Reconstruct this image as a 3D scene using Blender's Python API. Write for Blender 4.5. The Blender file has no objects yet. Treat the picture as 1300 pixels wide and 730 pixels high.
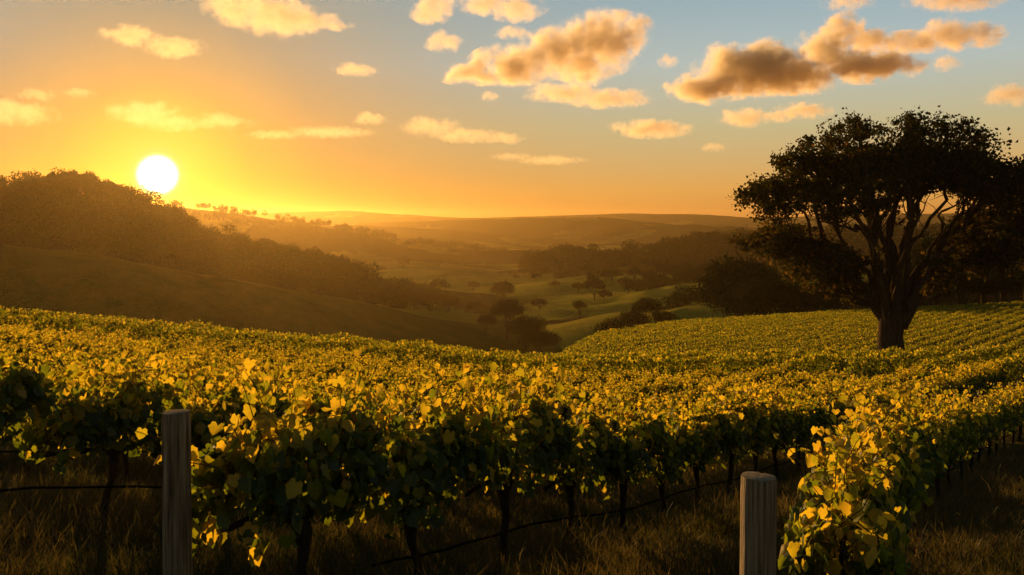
import bpy, bmesh, math, random
import numpy as np
from mathutils import Vector, Matrix

S = bpy.context.scene
COL = S.collection
rng = np.random.default_rng(7)
random.seed(7)
R = math.radians

# ---------------------------------------------------------------- camera
F, HY = 1126.0, 283.0              # focal length and horizon row in pixels of the 1300 px wide photograph
cam = bpy.data.cameras.new('Camera')
cam_ob = bpy.data.objects.new('Camera', cam)
COL.objects.link(cam_ob)
cam.sensor_width = 36
cam.lens = 36 * F / 1300
cam.shift_y = -(365 - HY) / 1300
cam.clip_start = 0.05
cam.clip_end = 40000
cam_ob.rotation_euler = (R(90), 0, 0)      # level, looking along +Y, eye at the origin
S.camera = cam_ob

# ---------------------------------------------------------------- sky, sun, exposure
SUN = Vector((-450 / F, 1, 61 / F)).normalized()
LAMP = Vector((SUN.x, SUN.y, math.tan(R(4.6)) * math.hypot(SUN.x, SUN.y))).normalized()   # raised above the visible disc so meadows and vine tops catch more sun
world = bpy.data.worlds.new('World')
S.world = world
world.use_nodes = True


def build_sky():
    nt = world.node_tree
    N, L = nt.nodes, nt.links
    out = N['World Output']
    bg = N['Background']
    sk = N.new('ShaderNodeTexSky')
    sk.sky_type = 'NISHITA'
    sk.sun_disc = False
    sk.sun_elevation = math.asin(LAMP.z)
    sk.sun_rotation = math.atan2(SUN.x, SUN.y)
    sk.air_density, sk.dust_density, sk.ozone_density = 1.5, 0.5, 6.0
    tint = N.new('ShaderNodeMix')              # dusty evening air
    tint.data_type = 'RGBA'
    tint.blend_type = 'MULTIPLY'
    tint.inputs['Factor'].default_value = 1
    L.new(sk.outputs[0], tint.inputs['A'])
    tint.inputs['B'].default_value = (1.0, .80, .38, 1)
    L.new(tint.outputs['Result'], bg.inputs[0])
    bg.inputs[1].default_value = 0.05
    tc = N.new('ShaderNodeTexCoord')
    sep = N.new('ShaderNodeSeparateXYZ')
    L.new(tc.outputs['Generated'], sep.inputs[0])

    def math_(op, a, b=None, clamp=False):
        n = N.new('ShaderNodeMath')
        n.operation = op
        n.use_clamp = clamp
        for i, v in enumerate((a, b)):
            if v is None:
                continue
            if hasattr(v, 'links'):
                L.new(v, n.inputs[i])
            else:
                n.inputs[i].default_value = v
        return n.outputs[0]
    elev = math_('MULTIPLY', math_('ARCSINE', sep.outputs[2]), 180 / math.pi)
    dot = N.new('ShaderNodeVectorMath')
    dot.operation = 'DOT_PRODUCT'
    L.new(tc.outputs['Generated'], dot.inputs[0])
    dot.inputs[1].default_value = SUN
    ang = math_('MULTIPLY', math_('ARCCOSINE', math_('MINIMUM', dot.outputs['Value'], 1.0)), 180 / math.pi)

    def lin(c):
        return tuple(((v / 255 + .055) / 1.055) ** 2.4 if v > 10 else v / 255 / 12.92 for v in c) + (1,)

    def ramp(fac, span, stops):
        r = N.new('ShaderNodeValToRGB')
        L.new(math_('DIVIDE', fac, span), r.inputs[0])
        el = r.color_ramp.elements
        while len(el) > 1:
            el.remove(el[-1])
        for i, (p, c) in enumerate(stops):
            e = el[0] if i == 0 else el.new(p / span)
            e.position = p / span
            e.color = lin(c)
        return r.outputs[0]
    away = ramp(elev, 90, SKY_AWAY)
    near = ramp(elev, 90, SKY_NEAR)
    m = N.new('ShaderNodeMix')
    m.data_type = 'RGBA'
    fac = math_('POWER', 2.718, math_('MULTIPLY', math_('POWER', math_('DIVIDE', ang, 19.0), 1.6), -1.0))
    L.new(fac, m.inputs['Factor'])
    L.new(away, m.inputs['A'])
    L.new(near, m.inputs['B'])
    bg2 = N.new('ShaderNodeBackground')
    L.new(m.outputs['Result'], bg2.inputs[0])
    dim = N.new('ShaderNodeMapRange')          # the sky behind us, away from the sun, is much dimmer
    dim.interpolation_type = 'SMOOTHSTEP'
    L.new(ang, dim.inputs[0])
    for i, v in enumerate((50, 125, SKY_GAIN, SKY_GAIN * .42)):
        dim.inputs[i + 1].default_value = v
    L.new(dim.outputs[0], bg2.inputs[1])
    # aureole and the disc of the sun itself
    g = ramp(ang, 90, [(0, (255, 255, 255)), (.70, (255, 255, 252)), (1.10, (255, 255, 150)), (1.8, (255, 250, 70)), (3.2, (255, 214, 30)), (5.5, (215, 140, 0)), (10, (84, 40, 0)), (18, (20, 6, 0)), (26, (0, 0, 0))])
    bg3 = N.new('ShaderNodeBackground')
    L.new(g, bg3.inputs[0])
    disc = N.new('ShaderNodeMapRange')
    L.new(ang, disc.inputs[0])
    disc.inputs[1].default_value = 1.42
    disc.inputs[2].default_value = .66
    disc.inputs[3].default_value = 0.24
    disc.interpolation_type = 'SMOOTHERSTEP'
    disc.inputs[4].default_value = 5.0
    L.new(disc.outputs[0], bg3.inputs[1])
    a1 = N.new('ShaderNodeAddShader')
    a2 = N.new('ShaderNodeAddShader')
    L.new(bg.outputs[0], a1.inputs[0])
    L.new(bg2.outputs[0], a1.inputs[1])
    L.new(a1.outputs[0], a2.inputs[0])
    L.new(bg3.outputs[0], a2.inputs[1])
    L.new(a2.outputs[0], out.inputs[0])


SKY_GAIN = 0.60
SKY_AWAY = [(0, (198, 122, 52)), (2, (226, 162, 82)), (6, (204, 184, 140)), (10, (188, 195, 194)), (14, (158, 178, 192)), (30, (98, 104, 104)), (70, (54, 54, 52))]
SKY_NEAR = [(0, (50, 10, 0)), (3, (112, 54, 0)), (6, (160, 88, 0)), (9, (150, 94, 0)), (13, (130, 102, 34)), (17, (124, 112, 80)), (30, (104, 102, 94)), (70, (54, 54, 52))]
build_sky()

sl = bpy.data.lights.new('sun_lamp', 'SUN')
sl.energy = 5.0
sl.angle = R(0.6)
sl.color = (1.0, 0.56, 0.17)
sun_ob = bpy.data.objects.new('sun_lamp', sl)
COL.objects.link(sun_ob)
sun_ob.rotation_euler = LAMP.to_track_quat('Z', 'Y').to_euler()

S.view_settings.view_transform = 'Standard'
S.view_settings.look = 'None'
S.view_settings.exposure = 0.5
S.view_settings.gamma = 1.0
S.view_settings.use_curve_mapping = False
S.render.engine = 'CYCLES'
cy = S.cycles
cy.use_denoising = True
cy.max_bounces = 8
cy.diffuse_bounces = 3
cy.glossy_bounces = 2
cy.transmission_bounces = 6
cy.transparent_max_bounces = 8
cy.volume_bounces = 3
cy.use_fast_gi = False
cy.sample_clamp_indirect = 6.0

# ---------------------------------------------------------------- helpers


def mat(name, base=None, rough=0.85):
    m = bpy.data.materials.new(name)
    m.use_nodes = True
    b = m.node_tree.nodes['Principled BSDF']
    b.inputs['Roughness'].default_value = rough
    b.inputs['Specular IOR Level'].default_value = 0.0 if rough > .84 else .2
    if base:
        b.inputs['Base Color'].default_value = (*base, 1)
    return m


def ramp_node(nt, stops):
    r = nt.nodes.new('ShaderNodeValToRGB')
    el = r.color_ramp.elements
    while len(el) > 1:
        el.remove(el[-1])
    for i, (p, c) in enumerate(stops):
        e = el[0] if i == 0 else el.new(p)
        e.position = p
        e.color = (*c, 1)
    return r


def noise_node(nt, scale, detail=4, rough=0.6, coord='Object', stretch=None):
    tc = nt.nodes.new('ShaderNodeTexCoord')
    n = nt.nodes.new('ShaderNodeTexNoise')
    n.inputs['Scale'].default_value = scale
    n.inputs['Detail'].default_value = detail
    n.inputs['Roughness'].default_value = rough
    src = tc.outputs[coord]
    if stretch:
        mp = nt.nodes.new('ShaderNodeMapping')
        mp.inputs['Scale'].default_value = stretch
        nt.links.new(src, mp.inputs[0])
        src = mp.outputs[0]
    nt.links.new(src, n.inputs['Vector'])
    return n


def noisy(name, stops, scale, detail=5, bump=0.0, rough=0.9, stretch=None, bump_scale=None):
    m = mat(name, rough=rough)
    nt = m.node_tree
    n = noise_node(nt, scale, detail, stretch=stretch)
    r = ramp_node(nt, stops)
    nt.links.new(n.outputs['Fac'], r.inputs[0])
    b = nt.nodes['Principled BSDF']
    nt.links.new(r.outputs[0], b.inputs['Base Color'])
    if bump:
        nb = noise_node(nt, bump_scale or scale * 3, 6, stretch=stretch)
        bp = nt.nodes.new('ShaderNodeBump')
        bp.inputs['Strength'].default_value = bump
        bp.inputs['Distance'].default_value = 0.02
        nt.links.new(nb.outputs['Fac'], bp.inputs['Height'])
        nt.links.new(bp.outputs[0], b.inputs['Normal'])
    return m


def leaf_mat(name, stops, trans_stops, trans=0.5, gloss=0.03, blotch=0.0):
    """Leaf tissue: reflects a little, lets light through; a tint stored per leaf picks its colour."""
    m = bpy.data.materials.new(name)
    m.use_nodes = True
    nt = m.node_tree
    N, L = nt.nodes, nt.links
    N.remove(N['Principled BSDF'])
    at = N.new('ShaderNodeAttribute')
    at.attribute_name = 'tint'
    r1, r2 = ramp_node(nt, stops), ramp_node(nt, trans_stops)
    src = at.outputs['Fac']
    if blotch:
        nz = noise_node(nt, 38, 4, .65)
        ma = N.new('ShaderNodeMath')
        ma.operation = 'MULTIPLY_ADD'
        L.new(nz.outputs['Fac'], ma.inputs[0])
        ma.inputs[1].default_value = blotch
        ad = N.new('ShaderNodeMath')
        ad.operation = 'SUBTRACT'
        L.new(src, ad.inputs[0])
        ad.inputs[1].default_value = blotch * .5
        L.new(ad.outputs[0], ma.inputs[2])
        src = ma.outputs[0]
    L.new(src, r1.inputs[0])
    L.new(src, r2.inputs[0])
    d, t, g = N.new('ShaderNodeBsdfDiffuse'), N.new('ShaderNodeBsdfTranslucent'), N.new('ShaderNodeBsdfGlossy')
    g.inputs['Roughness'].default_value = 0.5
    g.inputs['Color'].default_value = (.8, .8, .8, 1)
    L.new(r1.outputs[0], d.inputs[0])
    L.new(r2.outputs[0], t.inputs[0])
    a, b = N.new('ShaderNodeMixShader'), N.new('ShaderNodeMixShader')
    a.inputs[0].default_value = trans
    b.inputs[0].default_value = gloss
    L.new(d.outputs[0], a.inputs[1])
    L.new(t.outputs[0], a.inputs[2])
    L.new(a.outputs[0], b.inputs[1])
    L.new(g.outputs[0], b.inputs[2])
    L.new(b.outputs[0], N['Material Output'].inputs[0])
    return m


def mesh_tris(name, V, T, material, tint=None, smooth=False):
    V = np.ascontiguousarray(V, dtype=np.float32)
    T = np.ascontiguousarray(T, dtype=np.int32)
    me = bpy.data.meshes.new(name)
    me.vertices.add(len(V))
    me.vertices.foreach_set('co', V.ravel())
    me.loops.add(T.size)
    me.loops.foreach_set('vertex_index', T.ravel())
    me.polygons.add(len(T))
    me.polygons.foreach_set('loop_start', np.arange(0, T.size, 3, dtype=np.int32))
    me.polygons.foreach_set('loop_total', np.full(len(T), 3, dtype=np.int32))
    if smooth:
        me.polygons.foreach_set('use_smooth', np.ones(len(T), dtype=bool))
    if tint is not None:
        a = me.attributes.new('tint', 'FLOAT', 'FACE')
        a.data.foreach_set('value', np.ascontiguousarray(tint, dtype=np.float32))
    me.update(calc_edges=True)
    me.materials.append(material)
    return me


def link(name, me, parent=None, loc=None):
    o = bpy.data.objects.new(name, me)
    COL.objects.link(o)
    if parent:
        o.parent = parent
    if loc is not None:
        o.location = loc
    return o


def tag(o, label=None, cat=None, group=None, kind=None):
    for k, v in (('label', label), ('category', cat), ('group', group), ('kind', kind)):
        if v:
            o[k] = v
    return o


def empty(name, loc, rz=0.0, scale=1.0):
    o = bpy.data.objects.new(name, None)
    o.empty_display_size = 0.2
    COL.objects.link(o)
    o.location = loc
    o.rotation_euler = (0, 0, rz)
    o.scale = (scale,) * 3
    return o


def copy_thing(root, loc, rz, scale):
    c = root.copy()
    COL.objects.link(c)
    c.location = loc
    c.rotation_euler = (0, 0, rz)
    c.scale = scale if isinstance(scale, tuple) else (scale,) * 3
    for k in ('label', 'group'):
        if k in c:
            del c[k]
    for ch in list(root.children):
        d = ch.copy()
        COL.objects.link(d)
        d.parent = c
        for g in list(ch.children):
            e = g.copy()
            COL.objects.link(e)
            e.parent = d
    return c


class Tubes:
    """Collects tapered tubes swept along point lists."""

    def __init__(s):
        s.V, s.T, s.n = [], [], 0

    def add(s, pts, rad, sides=7, cap=True, rough=0.0):
        pts = np.asarray(pts, float)
        k = len(pts)
        rad = np.broadcast_to(np.asarray(rad, float), (k,))
        t = np.gradient(pts, axis=0)
        t /= np.linalg.norm(t, axis=1)[:, None] + 1e-9
        ref = np.array([0, 0, 1.0]) if abs(t[0, 2]) < .9 else np.array([1.0, 0, 0])
        u = np.cross(t, ref)
        u /= np.linalg.norm(u, axis=1)[:, None] + 1e-9
        v = np.cross(t, u)
        a = np.arange(sides) * 2 * math.pi / sides
        rr = rad[:, None] * (1 + rough * rng.normal(size=(k, sides)))
        ring = pts[:, None] + rr[..., None] * (u[:, None] * np.cos(a)[None, :, None] + v[:, None] * np.sin(a)[None, :, None])
        i = np.arange(k - 1)[:, None] * sides
        j = np.arange(sides)[None]
        j2 = (j + 1) % sides
        q = np.stack([i + j, i + j2, i + sides + j2, i + sides + j], -1).reshape(-1, 4) + s.n
        s.V.append(ring.reshape(-1, 3))
        s.T += [q[:, [0, 2, 1]], q[:, [0, 3, 2]]]
        s.n += k * sides
        if cap:
            for e, b in ((0, 0), (k - 1, (k - 1) * sides)):
                s.V.append(pts[e][None])
                c = s.n
                s.n += 1
                f = np.stack([np.full(sides, c), b + j[0] + c - k * sides - (0 if e == 0 else 1), b + j2[0] + c - k * sides - (0 if e == 0 else 1)], -1)
                s.T.append(f if e == 0 else f[:, [0, 2, 1]])

    def mesh(s, name, m, smooth=True):
        return mesh_tris(name, np.concatenate(s.V), np.concatenate(s.T), m, smooth=smooth)


def wiggle(p0, p1, n, amp, bend=None):
    """Points from p0 to p1 with a sideways wander; bend pulls the middle."""
    t = np.linspace(0, 1, n)[:, None]
    p0, p1 = np.asarray(p0, float), np.asarray(p1, float)
    if bend is None:
        P = p0 + (p1 - p0) * t
    else:
        b = np.asarray(bend, float)
        P = (1 - t) ** 2 * p0 + 2 * t * (1 - t) * b + t ** 2 * p1
    w = np.cumsum(rng.normal(size=(n, 3)), 0)
    w -= np.linspace(0, 1, n)[:, None] * w[-1]
    w -= w[0] * (1 - np.linspace(0, 1, n)[:, None])
    return P + amp * w * np.sin(np.pi * t) ** .5


def rand_unit(n):
    v = rng.normal(size=(n, 3))
    return v / np.linalg.norm(v, axis=1)[:, None]


def frames(nrm, tip):
    """Orthonormal frames from leaf normals and tip directions."""
    nrm = nrm / (np.linalg.norm(nrm, axis=1)[:, None] + 1e-9)
    tip = tip - (tip * nrm).sum(1)[:, None] * nrm
    tip = tip / (np.linalg.norm(tip, axis=1)[:, None] + 1e-9)
    return np.cross(tip, nrm), tip, nrm


def scatter(template, tris, pos, nrm, tip, size):
    x, y, z = frames(nrm, tip)
    n = len(pos)
    wx, cz, tw = rng.uniform(.72, 1.12, n), rng.uniform(.3, 2.3, n), rng.normal(0, .28, n)
    tx = template[None, :, 0] * wx[:, None]
    ty = template[None, :, 1] * np.ones((n, 1))
    tz = template[None, :, 2] * cz[:, None] + tw[:, None] * tx * ty          # each leaf cupped and twisted its own way
    V = pos[:, None] + size[:, None, None] * (tx[..., None] * x[:, None] + ty[..., None] * y[:, None] + tz[..., None] * z[:, None])
    T = (tris[None] + (np.arange(len(pos)) * len(template))[:, None, None]).reshape(-1, 3)
    return V.reshape(-1, 3), T


# grape leaf: five lobes, folded a little along the midrib, edge drooping
_o = [(0, .0), (.20, -.20), (.42, -.12), (.46, .12), (.58, .30), (.42, .46), (.30, .66), (0, .92)]
LEAF = np.array([(0, .12, 0.0)] + [(x, y, -.42 * x - .22 * y * y + .12 * x * x) for x, y in _o] + [(-x, y, -.42 * x - .22 * y * y + .12 * x * x) for x, y in _o[-2:0:-1]])
LEAF[:, 1] -= .1
LEAF_T = np.array([(0, i, i + 1) for i in range(1, len(LEAF) - 1)] + [(0, len(LEAF) - 1, 1)])
# simple leaf for far foliage: a bent diamond
CARD = np.array([(0, -.5, 0), (.42, .02, -.12), (0, .62, .05), (-.46, .08, -.1)])
CARD_T = np.array([(0, 1, 2), (0, 2, 3)])

# ---------------------------------------------------------------- terrain


def smooth_table(xs, ys, lo, hi, sig):
    g = np.arange(lo, hi, .25)
    v = np.interp(g, xs, ys)
    k = np.arange(-3 * sig, 3 * sig + .01, .25)
    w = np.exp(-.5 * (k / sig) ** 2)
    w /= w.sum()
    return g, np.convolve(np.pad(v, len(k) // 2, mode='edge'), w, 'valid')[:len(g)]


PG, PZ = smooth_table([-60, -8, 0, 5, 8, 10, 14.5, 25, 40, 60, 72, 82, 140, 260], [-1.55, -1.6, -1.72, -2.62, -3.2, -3.65, -4.6, -6.35, -8.35, -10.7, -12.9, -13.4, -16.2, -24], -60, 260, 1.2)
CG, CZ = smooth_table([-300, -60, -23, -3, 0, 30, 80, 200], [9, 5.4, 2.4, .42, 0, .35, 2.4, 7], -300, 200, 1.5)
EP, EZ = [-600, 0, 300, 500, 650, 705, 760, 870, 1060, 1300, 1700], [44, 46, 53, 59, 67, 84, 112, 136, 146, 152, 160]
FLOOR = -50.0
# ridge crests: (px, distance, py) points, half width, exponent
RIDGES = [
    # grassy shoulder in front of the wood on the left
    ([(-260, 205, 290), (0, 205, 312), (130, 210, 325), (250, 220, 347), (400, 250, 374), (500, 285, 398), (600, 325, 414)], 62),
    # wooded hill on the left
    ([(-300, 330, 245), (-60, 330, 256), (40, 330, 252), (95, 332, 248), (150, 338, 263), (185, 345, 284), (230, 352, 303), (290, 362, 325), (350, 372, 338), (400, 380, 346), (445, 388, 358), (475, 392, 378), (505, 395, 402)], 62),
    # long ridge beyond it
    ([(100, 1000, 252), (185, 1010, 261), (240, 1020, 263), (300, 1040, 271), (360, 1080, 281), (420, 1120, 291), (550, 1200, 312), (640, 1260, 325)], 150),
    # pale grassy rise in the valley
    ([(440, 860, 338), (480, 850, 334), (540, 850, 333), (600, 860, 337), (660, 870, 343)], 150),
    # lit meadow hill
    ([(655, 545, 376), (700, 560, 362), (760, 580, 352), (830, 600, 349), (900, 600, 352)], 88),
    ([(800, 480, 372), (860, 470, 362), (930, 470, 360), (1010, 480, 360)], 72),
    # hollow's near banks
    ([(470, 330, 392), (540, 340, 396), (600, 360, 402)], 48),
    ([(830, 300, 396), (880, 290, 385), (950, 285, 380)], 48),
    # dark hill to the right behind the far vines
    ([(900, 330, 388), (980, 320, 372), (1100, 310, 362), (1300, 300, 350), (1600, 300, 335)], 60),
    # knoll
    ([(665, 800, 342), (700, 800, 332), (740, 800, 330), (790, 800, 340)], 50),
    # right hand ridges
    ([(780, 880, 326), (840, 890, 318), (920, 900, 311), (1000, 900, 308), (1150, 900, 302), (1400, 900, 296)], 90),
    ([(780, 1350, 318), (850, 1350, 311), (920, 1350, 303), (1000, 1350, 300), (1200, 1350, 296), (1500, 1350, 290)], 120),
    ([(690, 330, 421), (740, 320, 413), (800, 310, 403)], 30),
    ([(690, 430, 393), (760, 420, 386), (830, 410, 378)], 36),
    ([(460, 480, 373), (540, 480, 366), (600, 490, 371)], 42),
    ([(360, 1500, 293), (450, 1500, 296), (560, 1500, 302), (660, 1500, 312)], 110),
    ([(540, 1050, 326), (620, 1050, 318), (700, 1050, 317), (780, 1050, 323), (860, 1050, 330)], 90),
    # middle distance
    ([(200, 1750, 292), (400, 1750, 286), (470, 1750, 286), (560, 1750, 291), (700, 1750, 303), (830, 1750, 318)], 170),
    ([(430, 2200, 285), (520, 2200, 281), (600, 2200, 279), (700, 2200, 276.5), (770, 2200, 275.5), (830, 2200, 283), (900, 2200, 289), (1000, 2200, 293)], 240),
    ([(820, 2000, 287), (880, 2000, 284.5), (960, 2000, 289), (1100, 2000, 286), (1400, 2000, 283)], 200),
    ([(640, 3200, 276), (720, 3200, 273.5), (800, 3200, 271), (880, 3200, 272), (960, 3200, 277), (1100, 3200, 272), (1500, 3200, 268)], 420),
    ([(100, 3000, 274), (340, 3000, 270), (440, 3000, 267.5), (500, 3000, 272), (580, 3000, 276), (660, 3000, 278)], 400),
]


def to_world(px, d, py):
    return ((px - 650) / F * d, d, -(py - HY) / F * d)


def ridge_h(x, y, pts, w):
    P = np.array([to_world(*p) for p in pts])
    best = np.full(x.shape, 1e18)
    zc = np.zeros_like(x)
    for a, b in zip(P[:-1], P[1:]):
        d = b[:2] - a[:2]
        t = np.clip(((x - a[0]) * d[0] + (y - a[1]) * d[1]) / (d @ d), 0, 1)
        q = (x - a[0] - t * d[0]) ** 2 + (y - a[1] - t * d[1]) ** 2
        m = q < best
        best = np.where(m, q, best)
        zc = np.where(m, a[2] + t * (b[2] - a[2]), zc)
    u = np.sqrt(best) / w
    return np.maximum(zc - FLOOR, 1) * (1 / (1 + .55 * u ** 2.2) ** 1.3)


def lumps(x, y):
    s = np.zeros_like(x)
    for k, (a, f, p) in enumerate([(2.2, 1 / 70, .3), (1.3, 1 / 33, 1.7), (.6, 1 / 17, 4.1)]):
        s += a * np.sin(x * f * 1.3 + p + 1.7 * np.sin(y * f * .7 + k)) * np.sin(y * f + 2 * p + 1.3 * np.sin(x * f * .6))
    return s


def beyond_t(x, y):
    px = 650 + F * x / np.maximum(y, 1.0)
    px = np.where(y < 1, np.where(x < 0, -600, 1700), px)
    e = np.interp(px, EP, EZ)
    r = y - e
    s = np.clip(r / 95, 0, 1)
    return np.where(y < 1, 0, s * s * (3 - 2 * s))


def near_z(x, y):
    return np.interp(y, PG, PZ) + np.interp(x, CG, CZ)


def ground_z(x, y):
    x, y = np.asarray(x, float), np.asarray(y, float)
    hs = np.zeros_like(x)
    for pts, w in RIDGES:
        hs += np.maximum(ridge_h(x, y, pts, w * (.72 if pts[0][1] > 420 else .95)), 0) ** 10
    far = FLOOR + hs ** (1 / 10) + lumps(x, y) * np.clip(np.hypot(x, y) / 900, .25, 1) * .55
    t = beyond_t(x, y)
    bump = .05 * np.sin(x * 1.1 + .6 * np.sin(y * .8)) * np.sin(y * .9 + 1)
    side = np.clip((np.abs(x) - 260) / 300, 0, 1)
    return (near_z(x, y) + bump) * (1 - t) + far * t - side * (1 - t) * 30


def gz(x, y):
    return float(ground_z(np.array([x]), np.array([y]))[0])


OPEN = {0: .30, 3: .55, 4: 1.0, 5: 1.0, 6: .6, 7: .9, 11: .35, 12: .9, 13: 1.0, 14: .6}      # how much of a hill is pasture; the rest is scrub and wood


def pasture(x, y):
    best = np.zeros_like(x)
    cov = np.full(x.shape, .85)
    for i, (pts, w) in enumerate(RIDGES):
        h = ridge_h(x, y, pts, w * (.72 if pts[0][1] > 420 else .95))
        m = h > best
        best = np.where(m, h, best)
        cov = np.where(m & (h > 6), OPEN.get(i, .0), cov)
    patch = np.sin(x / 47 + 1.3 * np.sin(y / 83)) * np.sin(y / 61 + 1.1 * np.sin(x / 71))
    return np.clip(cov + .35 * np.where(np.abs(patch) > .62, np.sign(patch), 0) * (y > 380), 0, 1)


def build_ground():
    th = np.unique(np.round(np.concatenate([np.arange(-180, -44, 4), np.arange(-44, 44, .2), np.arange(44, 180, 4)]), 3))
    rr = np.concatenate([[.4], np.geomspace(1, 60, 110), np.geomspace(62, 3650, 360)])
    A, Q = np.meshgrid(np.radians(th), rr, indexing='ij')
    X, Y = Q * np.sin(A), Q * np.cos(A)
    Z = ground_z(X, Y)
    n, m = X.shape
    V = np.stack([X, Y, Z], -1).reshape(-1, 3)
    i = np.arange(n)[:, None]
    j = np.arange(m - 1)[None]
    i2 = (i + 1) % n
    q = np.stack([i * m + j, i * m + j + 1, i2 * m + j + 1, i2 * m + j], -1).reshape(-1, 4)
    c = V[q].mean(1)
    t = beyond_t(c[:, 0], c[:, 1]) > .02
    zmin = V[:, 2].min()
    for nm, sel, mt in (('ground', ~t, M_GROUND), ('hills', t, M_HILL)):
        qq = q[sel]
        used, inv = np.unique(qq, return_inverse=True)
        qq = inv.reshape(-1, 4)
        VV = V[used]
        if nm == 'ground':
            VV = np.concatenate([VV, [[0, 0, gz(0, 0)]]])
            ring = np.searchsorted(used, np.arange(n) * m)
            fan = np.stack([np.full(n, len(VV) - 1), ring, np.roll(ring, -1)], -1)
            T = np.concatenate([qq[:, [0, 1, 2]], qq[:, [0, 2, 3]], fan])
        else:
            T = np.concatenate([qq[:, [0, 1, 2]], qq[:, [0, 2, 3]]])
        me = mesh_tris(nm, VV, T[:, [0, 2, 1]], mt, smooth=True)
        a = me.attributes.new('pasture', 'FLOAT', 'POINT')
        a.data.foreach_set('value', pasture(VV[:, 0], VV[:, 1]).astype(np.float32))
        o = link(nm, me)
        o['kind'] = 'structure'
    return zmin


M_GROUND = noisy('dry_turf', [(.30, (.040, .034, .012)), (.50, (.075, .058, .020)), (.68, (.12, .085, .032))], 1.4, 6, bump=.6, bump_scale=14)


def hill_material():
    m = mat('hill_pasture', rough=.95)
    nt = m.node_tree
    L = nt.links
    big = noise_node(nt, .011, 3)
    fine = noise_node(nt, .16, 6, .7)
    r = ramp_node(nt, [(.36, (.075, .080, .012)), (.45, (.20, .19, .026)), (.54, (.32, .255, .036)), (.64, (.14, .13, .018))])
    mx = nt.nodes.new('ShaderNodeMix')
    mx.data_type = 'FLOAT'
    mx.inputs['Factor'].default_value = .3
    L.new(big.outputs['Fac'], mx.inputs['A'])
    L.new(fine.outputs['Fac'], mx.inputs['B'])
    L.new(mx.outputs['Result'], r.inputs[0])
    b = nt.nodes['Principled BSDF']
    at = nt.nodes.new('ShaderNodeAttribute')
    at.attribute_name = 'pasture'
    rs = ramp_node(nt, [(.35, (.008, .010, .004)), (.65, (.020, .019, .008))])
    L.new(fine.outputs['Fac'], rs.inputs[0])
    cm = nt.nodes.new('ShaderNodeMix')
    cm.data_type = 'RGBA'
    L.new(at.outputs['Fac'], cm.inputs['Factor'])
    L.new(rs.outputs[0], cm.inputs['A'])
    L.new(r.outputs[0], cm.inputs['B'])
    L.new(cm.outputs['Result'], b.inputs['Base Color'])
    bp = nt.nodes.new('ShaderNodeBump')
    bp.inputs['Strength'].default_value = .7
    bp.inputs['Distance'].default_value = 1.2
    L.new(fine.outputs['Fac'], bp.inputs['Height'])
    # standing grass and scrub: a coarse sward whose blades face every way
    sw = noise_node(nt, 2.6, 3, .8)
    ctr = nt.nodes.new('ShaderNodeVectorMath')
    ctr.operation = 'SUBTRACT'
    L.new(sw.outputs['Color'], ctr.inputs[0])
    ctr.inputs[1].default_value = (.5, .5, .5)
    mul = nt.nodes.new('ShaderNodeVectorMath')
    mul.operation = 'SCALE'
    L.new(ctr.outputs[0], mul.inputs[0])
    mul.inputs['Scale'].default_value = 5.0
    ad = nt.nodes.new('ShaderNodeVectorMath')
    ad.operation = 'ADD'
    L.new(bp.outputs[0], ad.inputs[0])
    L.new(mul.outputs[0], ad.inputs[1])
    nm = nt.nodes.new('ShaderNodeVectorMath')
    nm.operation = 'NORMALIZE'
    L.new(ad.outputs[0], nm.inputs[0])
    L.new(nm.outputs[0], b.inputs['Normal'])
    return m


M_HILL = hill_material()
ZMIN = build_ground()

# ---------------------------------------------------------------- haze


def build_haze(density, aniso, color):
    x, y0, y1, zb, zt = 3750, -3750, 3750, ZMIN - 1.0, 50.0
    V = np.array([(sx, sy, sz) for sz in (zb, zt) for sy in (y0, y1) for sx in (-x, x)], float)
    q = np.array([(0, 2, 3, 1), (4, 5, 7, 6), (0, 1, 5, 4), (2, 6, 7, 3), (0, 4, 6, 2), (1, 3, 7, 5)])
    m = bpy.data.materials.new('valley_haze')
    m.use_nodes = True
    nt = m.node_tree
    nt.nodes.remove(nt.nodes['Principled BSDF'])
    v = nt.nodes.new('ShaderNodeVolumePrincipled')
    v.inputs['Color'].default_value = (*color, 1)
    v.inputs['Density'].default_value = density
    v.inputs['Anisotropy'].default_value = aniso
    nt.links.new(v.outputs[0], nt.nodes['Material Output'].inputs['Volume'])
    o = link('haze', mesh_tris('haze', V, np.concatenate([q[:, :3], q[:, [0, 2, 3]]]), m))
    o['kind'] = 'stuff'


build_haze(0.00007, 0.76, (.95, .66, .28))

# ---------------------------------------------------------------- trees in general
M_BARK = noisy('dark_bark', [(.3, (.030, .022, .015)), (.6, (.075, .055, .036)), (.8, (.12, .09, .06))], 3.0, 6, bump=.8, stretch=(4, 4, .6))
M_TREELEAF = leaf_mat('tree_leaf', [(0, (.014, .019, .006)), (.5, (.024, .028, .008)), (1, (.045, .038, .010))],
                      [(0, (.02, .025, .004)), (.5, (.03, .028, .005)), (1, (.05, .036, .006))], .12, .0)


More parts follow.
